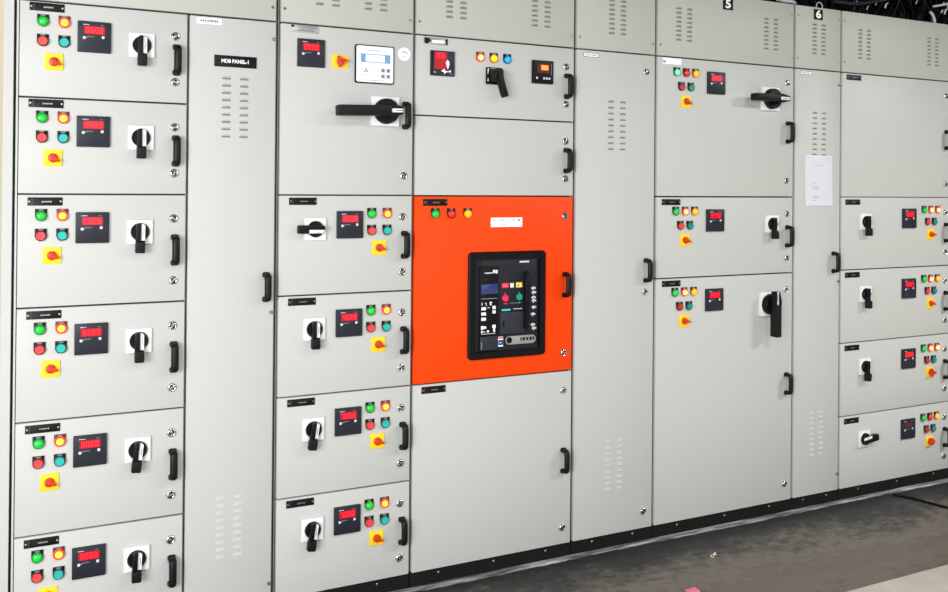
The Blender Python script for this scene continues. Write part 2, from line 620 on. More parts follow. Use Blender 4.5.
def rot_lever_small():
    def f(b):
        b.prism([(-14, 22), (-9, 27.5), (1, 28.5), (1, -32), (-14, -32)], -19, -36, 'black', 1.5)
        b.prism([(1, 28.5), (8, 27), (14, 22), (14, -32), (1, -32)], -19, -27, 'black', 0.8)
        b.prism([(1.6, 27), (8, 25.5), (13.4, 21), (13.4, -27), (1.6, -27)], -26.5, -28, 'white', 0.3)
        b.prism(rrect(8.5, 10.5, -12, 10, 0.9, 3), -27.8, -28.4, 'inkd')
        b.prism(rrect(-14, 14, -66, -31, 3, 3), -14, -34, 'rubber', 2)
        for z in (-42, -50, -58):
            b.box(-14.6, 14.6, -34.8, -28, z - 1, z + 1, 'rubber')
    return cached('lever_small', f)


def rot_lever_big(L, w, rear=60):
    def f(b):
        h = w / 2
        b.prism([(-h, 2), (-h, -L + 3), (-h + 3, -L), (h - 3, -L), (h, -L + 3), (h, 2)], -32, -70, 'rubber', 2)
        b.prism([(-20, 0), (-20, 20), (-14, 44), (-10, rear), (-7, rear), (-7, 0)], -34, -66, 'black', 1.2)
        b.prism([(20, 0), (20, 20), (14, 44), (10, rear), (7, rear), (7, 0)], -34, -66, 'black', 1.2)
        b.box(-7.2, 7.2, -61, -34, 2, rear - 2, 'white', 0.5)
        b.box(-2, 2, -61.4, -60.8, 20, 48, 'inkd')
    return cached('lever_big_%d' % L, f)


def rotary(u, x, z, rot=0, big=None, lab=None):
    o = part(u, 'rotary_switch', rot_plate(104, 12) if big else rot_plate(76, 9), x, z, label=lab or 'black rotary switch on a silver plate')
    part(o, 'dial', rot_dial(46, -12, -37) if big else rot_dial(28.5, -9, -21), x, z)
    part(o, 'lever', rot_lever_big(*big) if big else rot_lever_small(), x, z, rot=rot)


def louvre(n, pitch, up, w=29):
    """one column of pressed louvres; up: slots open at the top (face leans down), else hoods open at the bottom"""
    def f(b):
        t = bmesh.new()
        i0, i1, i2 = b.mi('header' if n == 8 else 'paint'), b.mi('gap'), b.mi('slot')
        for i in range(n):
            zt = (n - 1) / 2 * pitch - i * pitch + 5.5
            zb = zt - 11
            m = 8
            dep = 4.0 if up else 2.6
            fl, pr = (zt, zb + 5.5) if up else (zt, zb)
            flat = [t.verts.new((-w / 2 + w * j / m, -0.1, fl)) for j in range(m + 1)]
            proud = [t.verts.new((-w / 2 + w * j / m, -0.1 - dep * (1 - abs(2 * j / m - 1) ** 5), pr)) for j in range(m + 1)]
            rear = [t.verts.new((-w / 2 + w * j / m, -0.1, pr)) for j in range(m + 1)]
            for j in range(m):
                t.faces.new((flat[j], proud[j], proud[j + 1], flat[j + 1])).material_index = i0
                if 0 < j < m - 1:
                    t.faces.new((proud[j], rear[j], rear[j + 1], proud[j + 1])).material_index = i1
                if up:
                    lo = [t.verts.new((-w / 2 + w * q / m, -0.1, zb)) for q in (j, j + 1)]
                    t.faces.new((rear[j], lo[0], lo[1], rear[j + 1])).material_index = i2
        me = bpy.data.meshes.new('tmp')
        t.to_mesh(me)
        t.free()
        b.bm.from_mesh(me)
        bpy.data.meshes.remove(me)
    return cached('louvre_%d_%d_%d' % (n, pitch, up), f)


def vents(u, x, z, n=9, pitch=24, dx=58, up=True):
    for s in (-1, 1):
        part(u, 'louvre_vent', louvre(n, pitch, up), x + s * dx / 2, z)


def door_mesh(w, h, k):
    def f(b):
        b.box(0, w, 0, 20, 0, h, k, 2.2, 2)
    return cached('door_%s_%d_%d' % (k, w, h), f)


# ------------------------------------------------------------------ compartments
COLX = [(-49, 436), (444, 725), (742, 1226), (1238, 1914), (1928, 2312), (2326, 3091), (3105, 3388), (3401, 4167)]
ROWS = [552, 259, -35, -379.5, -724.5, -1069, -1409]       # seam heights
ORD = ['topmost', 'second from the top', 'third from the top', 'fourth from the top', 'fifth from the top', 'lowest']


def unit(name, label, cat, c, zt, zb, k='paint', group=None, gt=2.5, gb=2.5):
    x0, x1 = COLX[c]
    u = thing(name, label, cat, x0, zb + gb, group)
    w, h = x1 - x0, (zt - gt) - (zb + gb)
    part(u, 'door', door_mesh(round(w), round(h), k), x0, zb + gb)
    return u


def furniture(u, c, zt, zb, lock2=True, handle=True, locks=True, dl=None, hz=None, a=(35, 120), mid_off=0):
    x1 = COLX[c][1]
    m = (zt + zb) / 2
    if dl is None:
        dl = (zt - zb) * 0.289 if zt - zb > 320 else 74
    if handle:
        part(u, 'pull_handle', handle_mesh(), x1 - (28 if c == 2 else 32), m - 6 + mid_off if hz is None else hz)
    if locks:
        part(u, 'lock', lock_mesh(a[0]), x1 - 37, m - 4 + dl + mid_off)
        if lock2:
            part(u, 'lock', lock_mesh(a[1]), x1 - 37, m - 4 - dl + mid_off)


FG = 'motor feeder compartments'
TXT = ['0000', '0080', '0000', '0800', '0000', '0060']
for i in range(6):
    zt, zb = ROWS[i], ROWS[i + 1]
    if i == 5:
        zb = -1409
    u = unit('feeder_compartment', 'pale grey feeder compartment, %s in the far left column of six' % ORD[i], 'electrical compartment', 0, zt, zb, group=FG)
    d = zt + (4 if i < 2 else 0)
    part(u, 'nameplate', nameplate('black', i), 25, d - 22)
    lamp(u, 'green', 14, d - 64)
    lamp(u, 'lit', 73, d - 64)
    lamp(u, 'red', 14, d - 124)
    lamp(u, 'teal', 73, d - 124)
    selector(u, 45, d - 187, rot=[28, 30, 20, 14, 22, 24][i])
    meter(u, 158, d - 103, TXT[i])
    rotary(u, 297, d - 118, rot=[0, 0, 1, 0, 6, 2][i])
    furniture(u, 0, zt, zb, a=[(35, 160), (20, 70), (140, 40), (60, 25), (100, 10), (150, 60)][i])

# second column: full-height cable chamber door
u = unit('cable_chamber', 'tall narrow pale grey cable chamber with black MDB PANEL-1 plate', 'electrical compartment', 1, 552, -1409)
part(u, 'label_sticker', nameplate('sticker', 3), 505, 535)
def f(b):
    b.prism(rrect(-69, 69, -19, 19, 1, 2), 0, -3, 'black', 0.8)
    b.text('MDB PANEL-1', 17, -1, 0, -3, 'white', 0.3, 0.88, 0.55)
    b.box(69.2, 70.4, -2.4, 0, -17, 10, 'chrome')
part(u, 'nameplate', cached('chamber_plate', f), 591, 407)
vents(u, 591, 256, up=True)
vents(u, 584, -1132, up=False)
part(u, 'pull_handle', handle_mesh(), 700, -345)
def f(b):
    b.lathe(0, 0, [(6, 0), (6, -4), (4, -7), (0, -7.5)], 'steel', 14)
    b.box(-2, 10, -5, -2, -2, 2, 'steel', .5)
pin = cached('latch_pin', f)
for z in (600 - 108, -431, -1345):
    part(u, 'latch_pin', pin, 718, z)

# third column
zt, zb = 552, -35
u = unit('capacitor_control_compartment', 'large pale grey compartment with white display controller and long black lever', 'electrical compartment', 2, zt, zb)
part(u, 'nameplate', nameplate('worn', 9), 824, 535)
meter(u, 846, 454, '8888')
selector(u, 951, 432, kind='flower', w=60, h=46, rot=10)
def f(b):
    b.prism(rrect(-73, 73, -68, 68, 7), 0, -8, 'black', 2)
def g(b):
    b.prism(rrect(-69, 69, -64, 64, 6), -7.5, -9, 'face', 0.4)
    b_marks(b, 4, -36, 36, 49, 3, -9, 'ink', 12)
    b_marks(b, 8, -54, -14, -39, 3, -9, 'ink', 8)
    b_marks(b, 12, -34, 36, -57, 2.4, -9, 'inkd', 14)
    b.prism([(-42, -29), (-24, -29), (-33, -13)], -9, -9.4, 'inkd')
    b.prism([(-37, -27), (-29, -27), (-33, -20)], -9.3, -9.6, 'face')
    b.box(-53, 57, -9.6, -9, 6, 36, 'lcdblue')
def h(b):
    b.box(-35, 36, -10.2, -9.4, 9, 33, 'lcd', 0.3, 1)
def k4(b):
    b.prism(rrect(-6, 6, -6, 6, 1.5, 3), 0, -1.6, 'inkd', 0.4)
o = part(u, 'display_controller', cached('controller_bezel', f), 1077, 430, label='white display controller with black bezel')
part(o, 'faceplate', cached('controller_face', g), 1077, 430)
part(o, 'display', cached('controller_display', h), 1077, 430, label='backlit pale display')
for dx in (30, 50):
    for dz in (-20, -41):
        part(o, 'key', cached('controller_key', k4), 1077 + dx, 430 + dz, -9)
def f(b):
    b.lathe(0, 0, [(24, 0), (24, -0.8), (0, -0.9)], 'label', 32)
    b.prism([(-12, 4), (-4, 10), (8, 9), (14, 3), (12, 1), (6, 6), (-3, 7), (-10, 2)], -0.8, -1.2, 'inkd')
    b_marks(b, 2, -10, 8, -9, 3, -0.8, 'ink', 4)
part(u, 'round_sticker', cached('round_sticker', f), 1191, 476)
rotary(u, 1118, 265, rot=88, big=(192, 36, 49), lab='rotary switch with a long black lever pointing left')
furniture(u, 2, zt, zb, hz=254, locks=False)
part(u, 'lock', lock_mesh(75), 1192, 36)

ROT3 = [90, 0, 8, 9]
CORD = ['topmost', 'second from the top', 'third from the top', 'lowest']
for i in range(4):
    zt, zb = ROWS[2 + i], ROWS[3 + i]
    extra = ['with lever turned sideways, below the display controller', 'level with the orange breaker door', 'second from the bottom', 'lowest'][i]
    lab = ['pale grey feeder with switch lever turned left, below the display controller door',
           'pale grey feeder, upper one with lever down between cable chamber and orange door',
           'pale grey feeder, second from bottom between tall cable chamber and column four',
           'pale grey feeder at the floor, beside the tall chamber left of the orange column'][i]
    u = unit('feeder_compartment', lab, 'electrical compartment', 2, zt, zb, group=FG)
    part(u, 'nameplate', nameplate('black', 20 + i), 823, zt - 21)
    rotary(u, 866, zt - 117, rot=ROT3[i])
    meter(u, 991, zt - 103, ['8000', '4600', '7060', '7000'][i])
    lamp(u, 'green', 1072, zt - 64)
    lamp(u, 'lit', 1130, zt - 64)
    lamp(u, 'red', 1072, zt - 124)
    lamp(u, 'teal', 1130, zt - 124)
    selector(u, 1101, zt - 186, rot=[20, 22, 16, 24][i])
    furniture(u, 2, zt, zb, a=[(70, 40), (30, 110), (150, 30), (60, 90)][i])

# fourth column
u = unit('metering_compartment', 'pale grey metering compartment with black lever switch under red, yellow and blue lamps', 'electrical compartment', 3, 552, 258)
part(u, 'nameplate', nameplate('half', 5), 1315, 532)
def f(b):
    b.prism(rrect(-48, 48, -46, 46, 2.5, 3), 0, -9, 'slate', 2.0)
    b.box(-46, -40, -9.5, -8.5, -44, 44, 'black')
    b_marks(b, 31, -38, -28, -34, 4, -9, 'key', 3)
    b_marks(b, 32, 24, 42, -38, 4, -9, 'inkd', 4)
def g(b):
    b.box(-34, 16, -9.6, -8.8, -22, 41, 'led_bg', 0.3, 1)
    digit(b, '8', -24, 20, 13, 17, -9.6, 'led', 3.5)
    digit(b, '8', -8, 20, 13, 17, -9.6, 'led', 3.5)
def h(b):
    b.prism([(18, 15), (24, 8), (26, -2), (20, -22), (13, -4), (11, 4)], -9, -10, 'white')
    b.prism([(-8, -28), (6, -20), (8, -26), (20, -29), (32, -23), (32, -32), (20, -31), (10, -34), (7, -41), (3, -33)], -9, -9.8, 'white')
o = part(u, 'multifunction_meter', cached('multimeter_body', f), 1341, 452, label='slate meter with red screen and white marking')
part(o, 'display', cached('multimeter_display', g), 1341, 452)
part(o, 'shapes', cached('multimeter_shapes', h), 1341, 452, label='white arrow-like marking')  # white polygons laid flat over the meter face
lamp(u, 'hot', 1497, 487)
lamp(u, 'yellow', 1554, 487)
lamp(u, 'blue', 1612, 487)
def f(b):
    b.prism(rrect(-34, 34, -32, 32, 2, 3), 0, -8, 'black', 1.5)
    b.prism([(-30, 26), (-25, 27), (-27, 8), (-30, 4)], -8, -8.6, 'white')
    b.prism([(-28, -8), (-25, -20), (-31, -22)], -8, -8.6, 'white')
    b.box(-18, 6, -8.6, -8, 25, 29, 'legend')
def g(b):
    b.prism(rrect(-23, 23, -22, 22, 6), -8, -40, 'rubber', 3)
    b.lathe(0, 0, [(17, -40), (17, -43), (15, -45), (0, -45)], 'rubber', 24)
def h(b):
    b.prism([(-11, 10), (-11, -76), (-8, -80), (8, -80), (11, -76), (11, 10), (0, 16)], -28, -52, 'black', 2)
o = part(u, 'changeover_switch', cached('changeover_plate', f), 1556, 419, label='black changeover switch with angled lever')
part(o, 'knob', cached('changeover_knob', g), 1556, 419)
part(o, 'lever', cached('changeover_lever', h), 1560, 414, rot=-18)
def f(b):
    b.prism(rrect(-47, 47, -45, 45, 2.5, 3), 0, -9, 'black', 2.0)
    b.box(36, 38, -9.5, -8.8, -12, 38, 'inkd')
    b.box(-34, 38, -9.5, -8.8, 36, 38, 'slate3')
def g(b):
    b.box(-26, 30, -9.5, -8.8, -4, 33, 'led_orbg', 0.3, 1)
    for i in range(3):
        digit(b, '880'[i], -8 + i * 10.5, 9, 8.5, 17, -9.5, 'led_or', 2.6)
o = part(u, 'digital_meter', cached('orange_meter_body', f), 1768, 447, label='black meter with glowing orange digits')
part(o, 'display', cached('orange_meter_display', g), 1768, 447)
for dx in (-28, 4, 16, 28):
    part(o, 'key', key_mesh(), 1768 + dx, 447 - 24, -8.6)
furniture(u, 3, 552, 258, a=(40, 25))

u = unit('blank_compartment', 'short blank pale grey compartment directly above the orange door', 'electrical compartment', 3, 258, -36)
furniture(u, 3, 258, -36, a=(60, 130))

u = unit('breaker_compartment', 'bright orange compartment with a black framed circuit breaker window', 'electrical compartment', 3, -36, -725, k='orange')
part(u, 'nameplate', nameplate('black', 40), 1318, -60)
lamp(u, 'green', 1318, -101)
lamp(u, 'redlamp', 1382, -101)
lamp(u, 'amber', 1450, -101)
def f(b):
    b.prism(rrect(-68, 68, -18, 18, 1, 2), 0, -0.8, 'label', 0.2)
    for x0, x1 in ((-58, -49), (-36, -28), (-25, -20), (-17, -10), (-4, 2), (27, 37)):
        b_marks(b, x0, x0, x1, 8, 8, -0.8, 'ink', 2)
    b.prism([(46, 5), (58, 5), (60, 9), (54, 12), (48, 10)], -0.8, -1.2, 'inkd')
    b_marks(b, 77, -24, 2, -7, 5, -0.8, 'ink', 4)
part(u, 'label_sticker', cached('breaker_sticker', f), 1617, -136, label='white sticker with faint purple marks')
for z, a in ((-114, 40), (-652, 150)):
    part(u, 'lock', lock_mesh(a), 1876, z)
part(u, 'pull_handle', handle_mesh(), 1881, -385)

# circuit breaker behind its window frame
BX, BZ = 1620, -449
def bx(v): return (v - 238.5) * 0.839
def bz(v): return (297 - v) * 0.784
def bezel(b):
    out = rrect(-166, 166, -202, 202, 16, 6)
    inn = rrect(-139, 139, -175, 175, 4, 6)
    t = bmesh.new()
    ys = (0, -10, -13)
    vo = [[t.verts.new((x, y, z)) for x, z in (out if y > -12 else rrect(-163, 163, -199, 199, 15, 6))] for y in ys]
    vi = [[t.verts.new((x, y, z)) for x, z in inn] for y in (-13, -2)]
    n = len(out)
    loops = vo + vi
    for p, q in zip(loops, loops[1:]):
        for j in range(n):
            l = (j + 1) % n
            t.faces.new((p[j], q[j], q[l], p[l]))
    bmesh.ops.recalc_face_normals(t, faces=list(t.faces))
    b._merge(t, 'black')
o = part(u, 'circuit_breaker', cached('breaker_bezel', bezel), BX, BZ, label='black framed circuit breaker')
def sub(name, fn, lab=None):
    return part(o, name, cached('breaker_' + name + str(len(CACHE)), fn), BX, BZ, label=lab)
def f(b):
    b.box(-139, 139, -3, 0, -175, 175, 'slate2', 0)
    b.box(-112, 138, -5, -2, -160, 170, 'slate2', 1)
    b.box(bx(300), bx(350), -5.6, -5, bz(96), bz(88), 'key')
    for x, z, w, hh in ((372, 85, 3, 14), (378, 100, 12, 3), (372, 112, 10, 4), (380, 140, 14, 3)):
        b.box(bx(x), bx(x + w), -5.5, -5, bz(z + hh), bz(z), 'slate3')
sub('faceplate', f)
def f(b):
    b.box(bx(95), bx(190), -9, -3, bz(518), bz(108), 'black', 1.5)
    b_marks(b, 51, bx(118), bx(160), bz(141), 6, -9, 'key', 6)
    b_marks(b, 52, bx(160), bx(187), bz(135), 14, -9, 'white', 2)
    b.box(bx(104), bx(184), -9.5, -9, bz(266), bz(262), 'inkd')
    b.lathe(bx(122), bz(172), [(5, -9), (4, -12), (0, -12)], 'slate3', 12)
    b.lathe(bx(168), bz(185), [(6, -9), (5, -14), (0, -14)], 'gap', 12)
    b.box(bx(98), bx(187), -11, -8.8, bz(512), bz(446), 'slate3', 1)
    b.prism(rrect(bx(103), bx(108), bz(505), bz(470), 2, 3), -11, -11.4, 'inkd')
sub('trip_unit', f)
def f(b):
    b.box(bx(103), bx(186), -11, -8.8, bz(242), bz(194), 'navy', 0.8)
sub('display', f, 'navy display')
def f(b):
    for x, z, w, hh in ((105, 282, 4, 14), (122, 284, 8, 4), (127, 290, 4, 8), (145, 280, 12, 7), (147, 289, 7, 7),
                        (104, 304, 23, 15), (160, 300, 16, 16), (104, 329, 23, 15), (160, 322, 16, 15), (104, 354, 23, 15), (135, 306, 12, 3),
                        (103, 394, 14, 17), (119, 396, 10, 12), (160, 391, 17, 16), (104, 416, 6, 12), (115, 420, 8, 5), (133, 416, 10, 10), (165, 408, 9, 18), (104, 432, 72, 2)):
        b.box(bx(x), bx(x + w), -10.5, -9, bz(z + hh), bz(z), 'white' if w > 5 else 'key', 0.3, 1)
sub('keypad', f, 'white keys of the trip unit')
def f(b):
    b.box(bx(200), bx(326), -11, -5, bz(440), bz(334), 'slate3', 2)
    b.box(bx(200), bx(326), -8, -5, bz(330), bz(186), 'slate2', 2)
    b.prism(rrect(bx(213), bx(221), bz(405), bz(375), 3, 3), -11, -11.6, 'black')
    b.box(bx(208), bx(253), -8.6, -8, bz(328), bz(319), 'cyan')
    b_marks(b, 61, bx(268), bx(315), bz(321), 4, -8, 'key', 6)
    b_marks(b, 62, bx(250), bx(315), bz(292), 3, -8, 'inkd', 7)
sub('operating_panel', f)
def f(b):
    b.box(bx(208), bx(243), -9.4, -8, bz(216), bz(193), 'pink', 0.5)
    b.box(bx(216), bx(234), -9.8, -9.3, bz(209), bz(202), 'scrap_p')
sub('flag', f, 'pink red flag')
def f(b):
    b.box(bx(251), bx(269), -9.4, -8, bz(216), bz(195), 'white', 0.5)
sub('flag', f, 'white flag')
def f(b):
    b.box(bx(281), bx(313), -9.4, -8, bz(217), bz(192), 'yellow', 0.5)
    b.box(bx(287), bx(307), -9.8, -9.3, bz(212), bz(203), 'white')
    b.prism([(bx(289), bz(203)), (bx(297), bz(203)), (bx(295), bz(211)), (bx(289), bz(211))], -9.7, -10.2, 'black')
sub('flag', f, 'yellow flag')
def f(b):
    b.lathe(bx(225), bz(266), [(13, -8), (13, -13), (11, -15), (0, -15)], 'pink', 24)
    b.box(bx(223), bx(227), -9, -8, bz(252), bz(240), 'pink')
    b.box(bx(218), bx(238), -9, -8, bz(295), bz(291), 'pink')
sub('push_button', f, 'pink red push button')
def f(b):
    b.lathe(bx(297), bz(263), [(13, -8), (13, -13), (10, -14.5), (7, -14), (6.5, -11), (0, -11)], 'teal2', 24)
    b.box(bx(295), bx(299), -9, -8, bz(250), bz(238), 'teal2')
    b.box(bx(295), bx(299), -9, -8, bz(296), bz(286), 'teal2')
sub('push_button', f, 'teal ring push button')
def f(b):
    b.prism(rrect(bx(318), bx(346), bz(432), bz(142), 9, 5), -4.5, -9, 'gap', 1.5)
    b.lathe(bx(332), bz(152), [(10, -9), (9, -18), (0, -19)], 'black', 18)
    b.box(bx(322), bx(341), -22, -6, bz(420), bz(165), 'black', 3)
sub('charging_handle', f)
def f(b):
    rnd = random.Random(3)
    for z in (222, 243, 268, 284, 316, 350, 402, 420):
        x = 360 + rnd.uniform(0, 8)
        b.prism([(bx(x), bz(z)), (bx(x + 12), bz(z - 6)), (bx(x + 26), bz(z)), (bx(x + 22), bz(z + 8)), (bx(x + 10), bz(z + 2)), (bx(x + 4), bz(z + 8))], -5, -5.6, 'key')
        b.box(bx(x + 8), bx(x + 13), -5.6, -5, bz(z + 12), bz(z), 'key')
sub('symbols', f, 'white symbols')
def f(b):
    b.box(bx(192), bx(218), -6.5, -4.5, bz(500), bz(452), 'label', 0.4, 1)
    b.box(bx(193), bx(217), -6.9, -6.3, bz(462), bz(454), 'pink')
    b.box(bx(193), bx(217), -6.9, -6.3, bz(493), bz(468), 'navy')
    b.box(bx(196), bx(210), -7.2, -6.8, bz(484), bz(478), 'cyan')
sub('sticker', f, 'small red, white and blue sticker')
def f(b):
    b.prism(rrect(bx(230), bx(387), bz(494), bz(453), 15, 6), -4.5, -9, 'capsule', 1.5)
    b.lathe(bx(248), bz(472), [(12, -9), (11, -11), (0, -11)], 'black', 20)
    for x, w in ((305, 7), (316, 14), (336, 10), (352, 14), (370, 8)):
        b.box(bx(x), bx(x + w), -9.8, -9, bz(478), bz(462), 'slate')
sub('racking_bar', f, 'silver grey rounded bar')

u = unit('blank_compartment', 'big blank pale grey compartment standing below the orange door', 'electrical compartment', 3, -725, -1409)
part(u, 'nameplate', nameplate('black', 41), 1318, -747)
for z, a in ((-802, 60), (-1341, 130)):
    part(u, 'lock', lock_mesh(a), 1875, z)
part(u, 'pull_handle', handle_mesh(), 1879, -1078)

# fifth column
u = unit('cable_chamber', 'tall pale grey cable chamber with two vents, right of the orange compartment', 'electrical compartment', 4, 552, -1409)
part(u, 'nameplate', nameplate('mini', 7), 1994, 531)
vents(u, 2122, 254, up=True)
vents(u, 2120, -1126, up=False)
for z, a in ((480, 90), (-430, 60), (-1337, 140)):
    part(u, 'lock', lock_mesh(a), 2267, z)
part(u, 'pull_handle', handle_mesh(), 2274, -342)

# sixth column
def cluster(u, xs, zt, top, bot, sel=22, skind='lever'):
    x0 = xs
    for i, k in enumerate(top):
        lamp(u, k, x0 + i * 50, zt - 62)
    for i, k in enumerate(bot):
        lamp(u, k, x0 + 25 + i * 50, zt - 122)
    selector(u, x0 + 51, zt - 184, rot=sel, kind=skind)

u = unit('feeder_compartment', 'large pale grey feeder with lever pointing left and white sticker, under number 5', 'electrical compartment', 5, 552, -36, group=FG)
part(u, 'nameplate', nameplate('white', 8), 2400, 534)
cluster(u, 2424, 552, ('mint', 'redlamp', 'amber'), ('reddark', 'tealdark'), sel=30)
meter(u, 2636, 455, '8888')
rotary(u, 2946, 402, rot=90, big=(140, 30), lab='rotary switch with a black lever pointing left')
part(u, 'lock', lock_mesh(90), 3052, 480)
part(u, 'lock', lock_mesh(75), 3050, 37)
part(u, 'pull_handle', handle_mesh(), 3058, 256)

u = unit('feeder_compartment', 'pale grey feeder with short lever, between two bigger doors left of the paper', 'electrical compartment', 5, -36, -379.5, group=FG)
part(u, 'nameplate', nameplate('black', 42), 2400, -59)
cluster(u, 2424, -36, ('green', 'hot', 'amber'), ('red', 'tealdark'), sel=24)
meter(u, 2636, -138, '0770')
rotary(u, 2963, -157)
furniture(u, 5, -36, -379.5, a=(140, 30))

u = unit('feeder_compartment', 'tall pale grey feeder at the floor with long black lever hanging down', 'electrical compartment', 5, -379.5, -1409, group=FG)
part(u, 'nameplate', nameplate('black', 43), 2404, -402)
cluster(u, 2422, -378, ('green', 'hot', 'amber'), ('reddark', 'tealdark'), sel=14)
meter(u, 2634, -480, '2080')
rotary(u, 2944, -514, rot=0, big=(140, 30), lab='rotary switch with a long black lever hanging down')
part(u, 'lock', lock_mesh(80), 3050, -453)
part(u, 'lock', lock_mesh(100), 3050, -1332)
part(u, 'pull_handle', handle_mesh(), 3058, -880)

# seventh column
u = unit('cable_chamber', 'narrow pale grey cable chamber with a white paper on it, under number 6', 'electrical compartment', 6, 552, -1409)
part(u, 'nameplate', nameplate('mini', 9), 3167, 533)
vents(u, 3254, 258, up=True)
vents(u, 3248, -1126, up=False)
part(u, 'pull_handle', handle_mesh(), 3350, -340)
for z in (490, -430, -1330):
    part(u, 'latch_pin', pin, 3380, z)

# eighth column
u = unit('blank_compartment', 'large blank pale grey compartment at the upper right beside the papered door', 'electrical compartment', 7, 552, -36)
part(u, 'nameplate', nameplate('black', 44), 3476, 531)
furniture(u, 7, 552, -36, dl=222, hz=255, a=(70, 30))
LAB8 = ['pale grey feeder just under the blank upper right door',
        'pale grey feeder, second from the top of four at the right edge',
        'pale grey feeder, third of four at the right edge, with spiky red knob',
        'pale grey feeder with unlit meter and lever turned right, nearest the floor at right']
for i in range(4):
    zt, zb = ROWS[2 + i], ROWS[3 + i]
    u = unit('feeder_compartment', LAB8[i], 'electrical compartment', 7, zt, zb, group=FG)
    part(u, 'nameplate', nameplate('black', 50 + i), 3474, zt - 24)
    rotary(u, 3558, zt - 118, rot=[0, 0, 2, -97][i])
    meter(u, 3862, zt - 104, ['8080', '3007', '2004', '0000'][i], on=i != 3, lab='dark unlit digital meter' if i == 3 else None)
    cluster(u, 3972, zt, ('green', 'hot' if i < 3 else 'redlamp', 'hot' if i in (0, 2) else 'amber'), ('red' if i < 2 else 'reddark', 'tealdark'),
            sel=[12, 20, 24, 0][i], skind=['lever', 'lever', 'flower', 'round'][i])
    furniture(u, 7, zt, zb, a=(80, 110))

# headers (bus chamber covers)
HX = [(-49, 725, 1), (742, 1226, 2), (1238, 1914, 3), (1928, 2312, 4), (2326, 3091, 5), (3105, 3388, 6), (3401, 4167, 7)]
HL = ['olive grey top cover over the far left column and the MDB PANEL-1 chamber',
      'olive grey top cover above the white display controller door',
      'olive grey vented top cover above the red, yellow and blue lamps',
      'olive grey top cover with one vent, right above the tall chamber beside orange',
      'olive grey vented top cover carrying the number 5',
      'narrow olive grey top cover carrying the number 6',
      'olive grey top cover at the far right, under the black cables']
for (x0, x1, n), lab in zip(HX, HL):
    u = thing('bus_chamber', lab, 'electrical compartment', x0, 555, 'top bus chamber covers')
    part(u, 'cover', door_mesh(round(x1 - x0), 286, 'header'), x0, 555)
    vx = {1: (180, 560), 2: (905, 1082), 3: (1398, 1762), 4: (2122,), 5: (2463, 2953), 6: (3248,), 7: (3546, 4032)}[n]
    for v in vx:
        vents(u, v, 695, 8, 19, 57)
    for sx in (x0 + 12, x1 - 12):
        for z in (600, 795):
            part(u, 'screw', screw_mesh(), sx, z)
    if n in (5, 6):
        def f(b, n=n):
            b.prism(rrect(-28, 28, -24, 24, 1, 2), 0, -2, 'black', 0.5)
            b.text(str(n), 50, 0, 0, -2, 'white', 0.5, 1.3, 1.6)
        part(u, 'number_plate', cached('number_plate_%d' % n, f), 2702 if n == 5 else 3242, 803 if n == 5 else 808, label='black plate with white number %d' % n)

# ------------------------------------------------------------------ frames
FX = [(-92, 733), (736, 1231), (1233, 1920), (1922, 2319), (2320, 3097), (3098, 3394), (3395, 4194)]
FL = ['grey steel frame of the far left cabinet pair', 'grey steel frame around the display controller column',
      'grey steel frame around the orange door column', 'grey steel frame around the tall chamber beside the orange column',
      'grey steel frame of the column numbered 5', 'grey steel frame of the narrow column numbered 6', 'grey steel frame of the rightmost cabinet column']
for (x0, x1), lab in zip(FX, FL):
    fr = thing('cabinet_frame', lab, 'cabinet frame', (x0 + x1) / 2, -ZF, 'switchgear cabinet frames', 300)
    def f(b):
        b.box(x0, x1, 26, 620, -1409, 838, 'carcass')
    part(fr, 'carcass', (lambda bb: (f(bb), bb.mesh('carcass'))[1])(MB()), 0, 0)
    lw = 28 if x0 == -92 else 5
    for a, c, k in ((x0 + 0.5, x0 + lw, 'paint' if lw > 20 else 'frame'), (x1 - 5, x1 - 0.5 + (0 if x1 < 4170 else 0), 'frame')):
        b = MB()
        b.box(a, c, 0 if lw > 20 and k == 'paint' else 20.5, 26, -1409, 841, k, 0.8, 1)
        part(fr, 'upright', b.mesh('upright'), 0, 0)
    b = MB()
    b.box(x0 + 1, x1 - 1, 6, 560, -1466, -1412, 'plinth', 1.5, 1)
    pl = part(fr, 'plinth', b.mesh('plinth'), 0, 0, label='black plinth')
    nb = max(2, round((x1 - x0) / 260))
    for i in range(nb):
        px = x0 + (x1 - x0) * (i + 0.5) / nb
        part(pl, 'bolt', screw_mesh(), px, -1424, 6)
    if x0 == 3098:
        b = MB()
        ring = [(19 * math.sin(a), 40, 19 * math.cos(a) + 858) for a in [math.radians(-150 + 300 * i / 20) for i in range(21)]]
        b.sweep(ring, 2.6, 2.6, 'cable_w', 8)
        part(fr, 'lifting_eye', b.mesh('lifting_eye'), 3292, 0, 0, label='pale lifting ring')
# middle divider between column one and the chamber of the first frame
b = MB()
b.box(437.5, 442.5, 20.5, 26, -1409, 552, 'frame', 0.6, 1)
first = [o for o in bpy.data.objects if o.name == 'cabinet_frame'][0]
part(first, 'upright', b.mesh('divider'), 0, 0)
b = MB()
b.box(-57, -51, 4, 26, -1409, 841, 'paint', 0.8, 1)
part(first, 'upright', b.mesh('door_stop'), 0, 0)

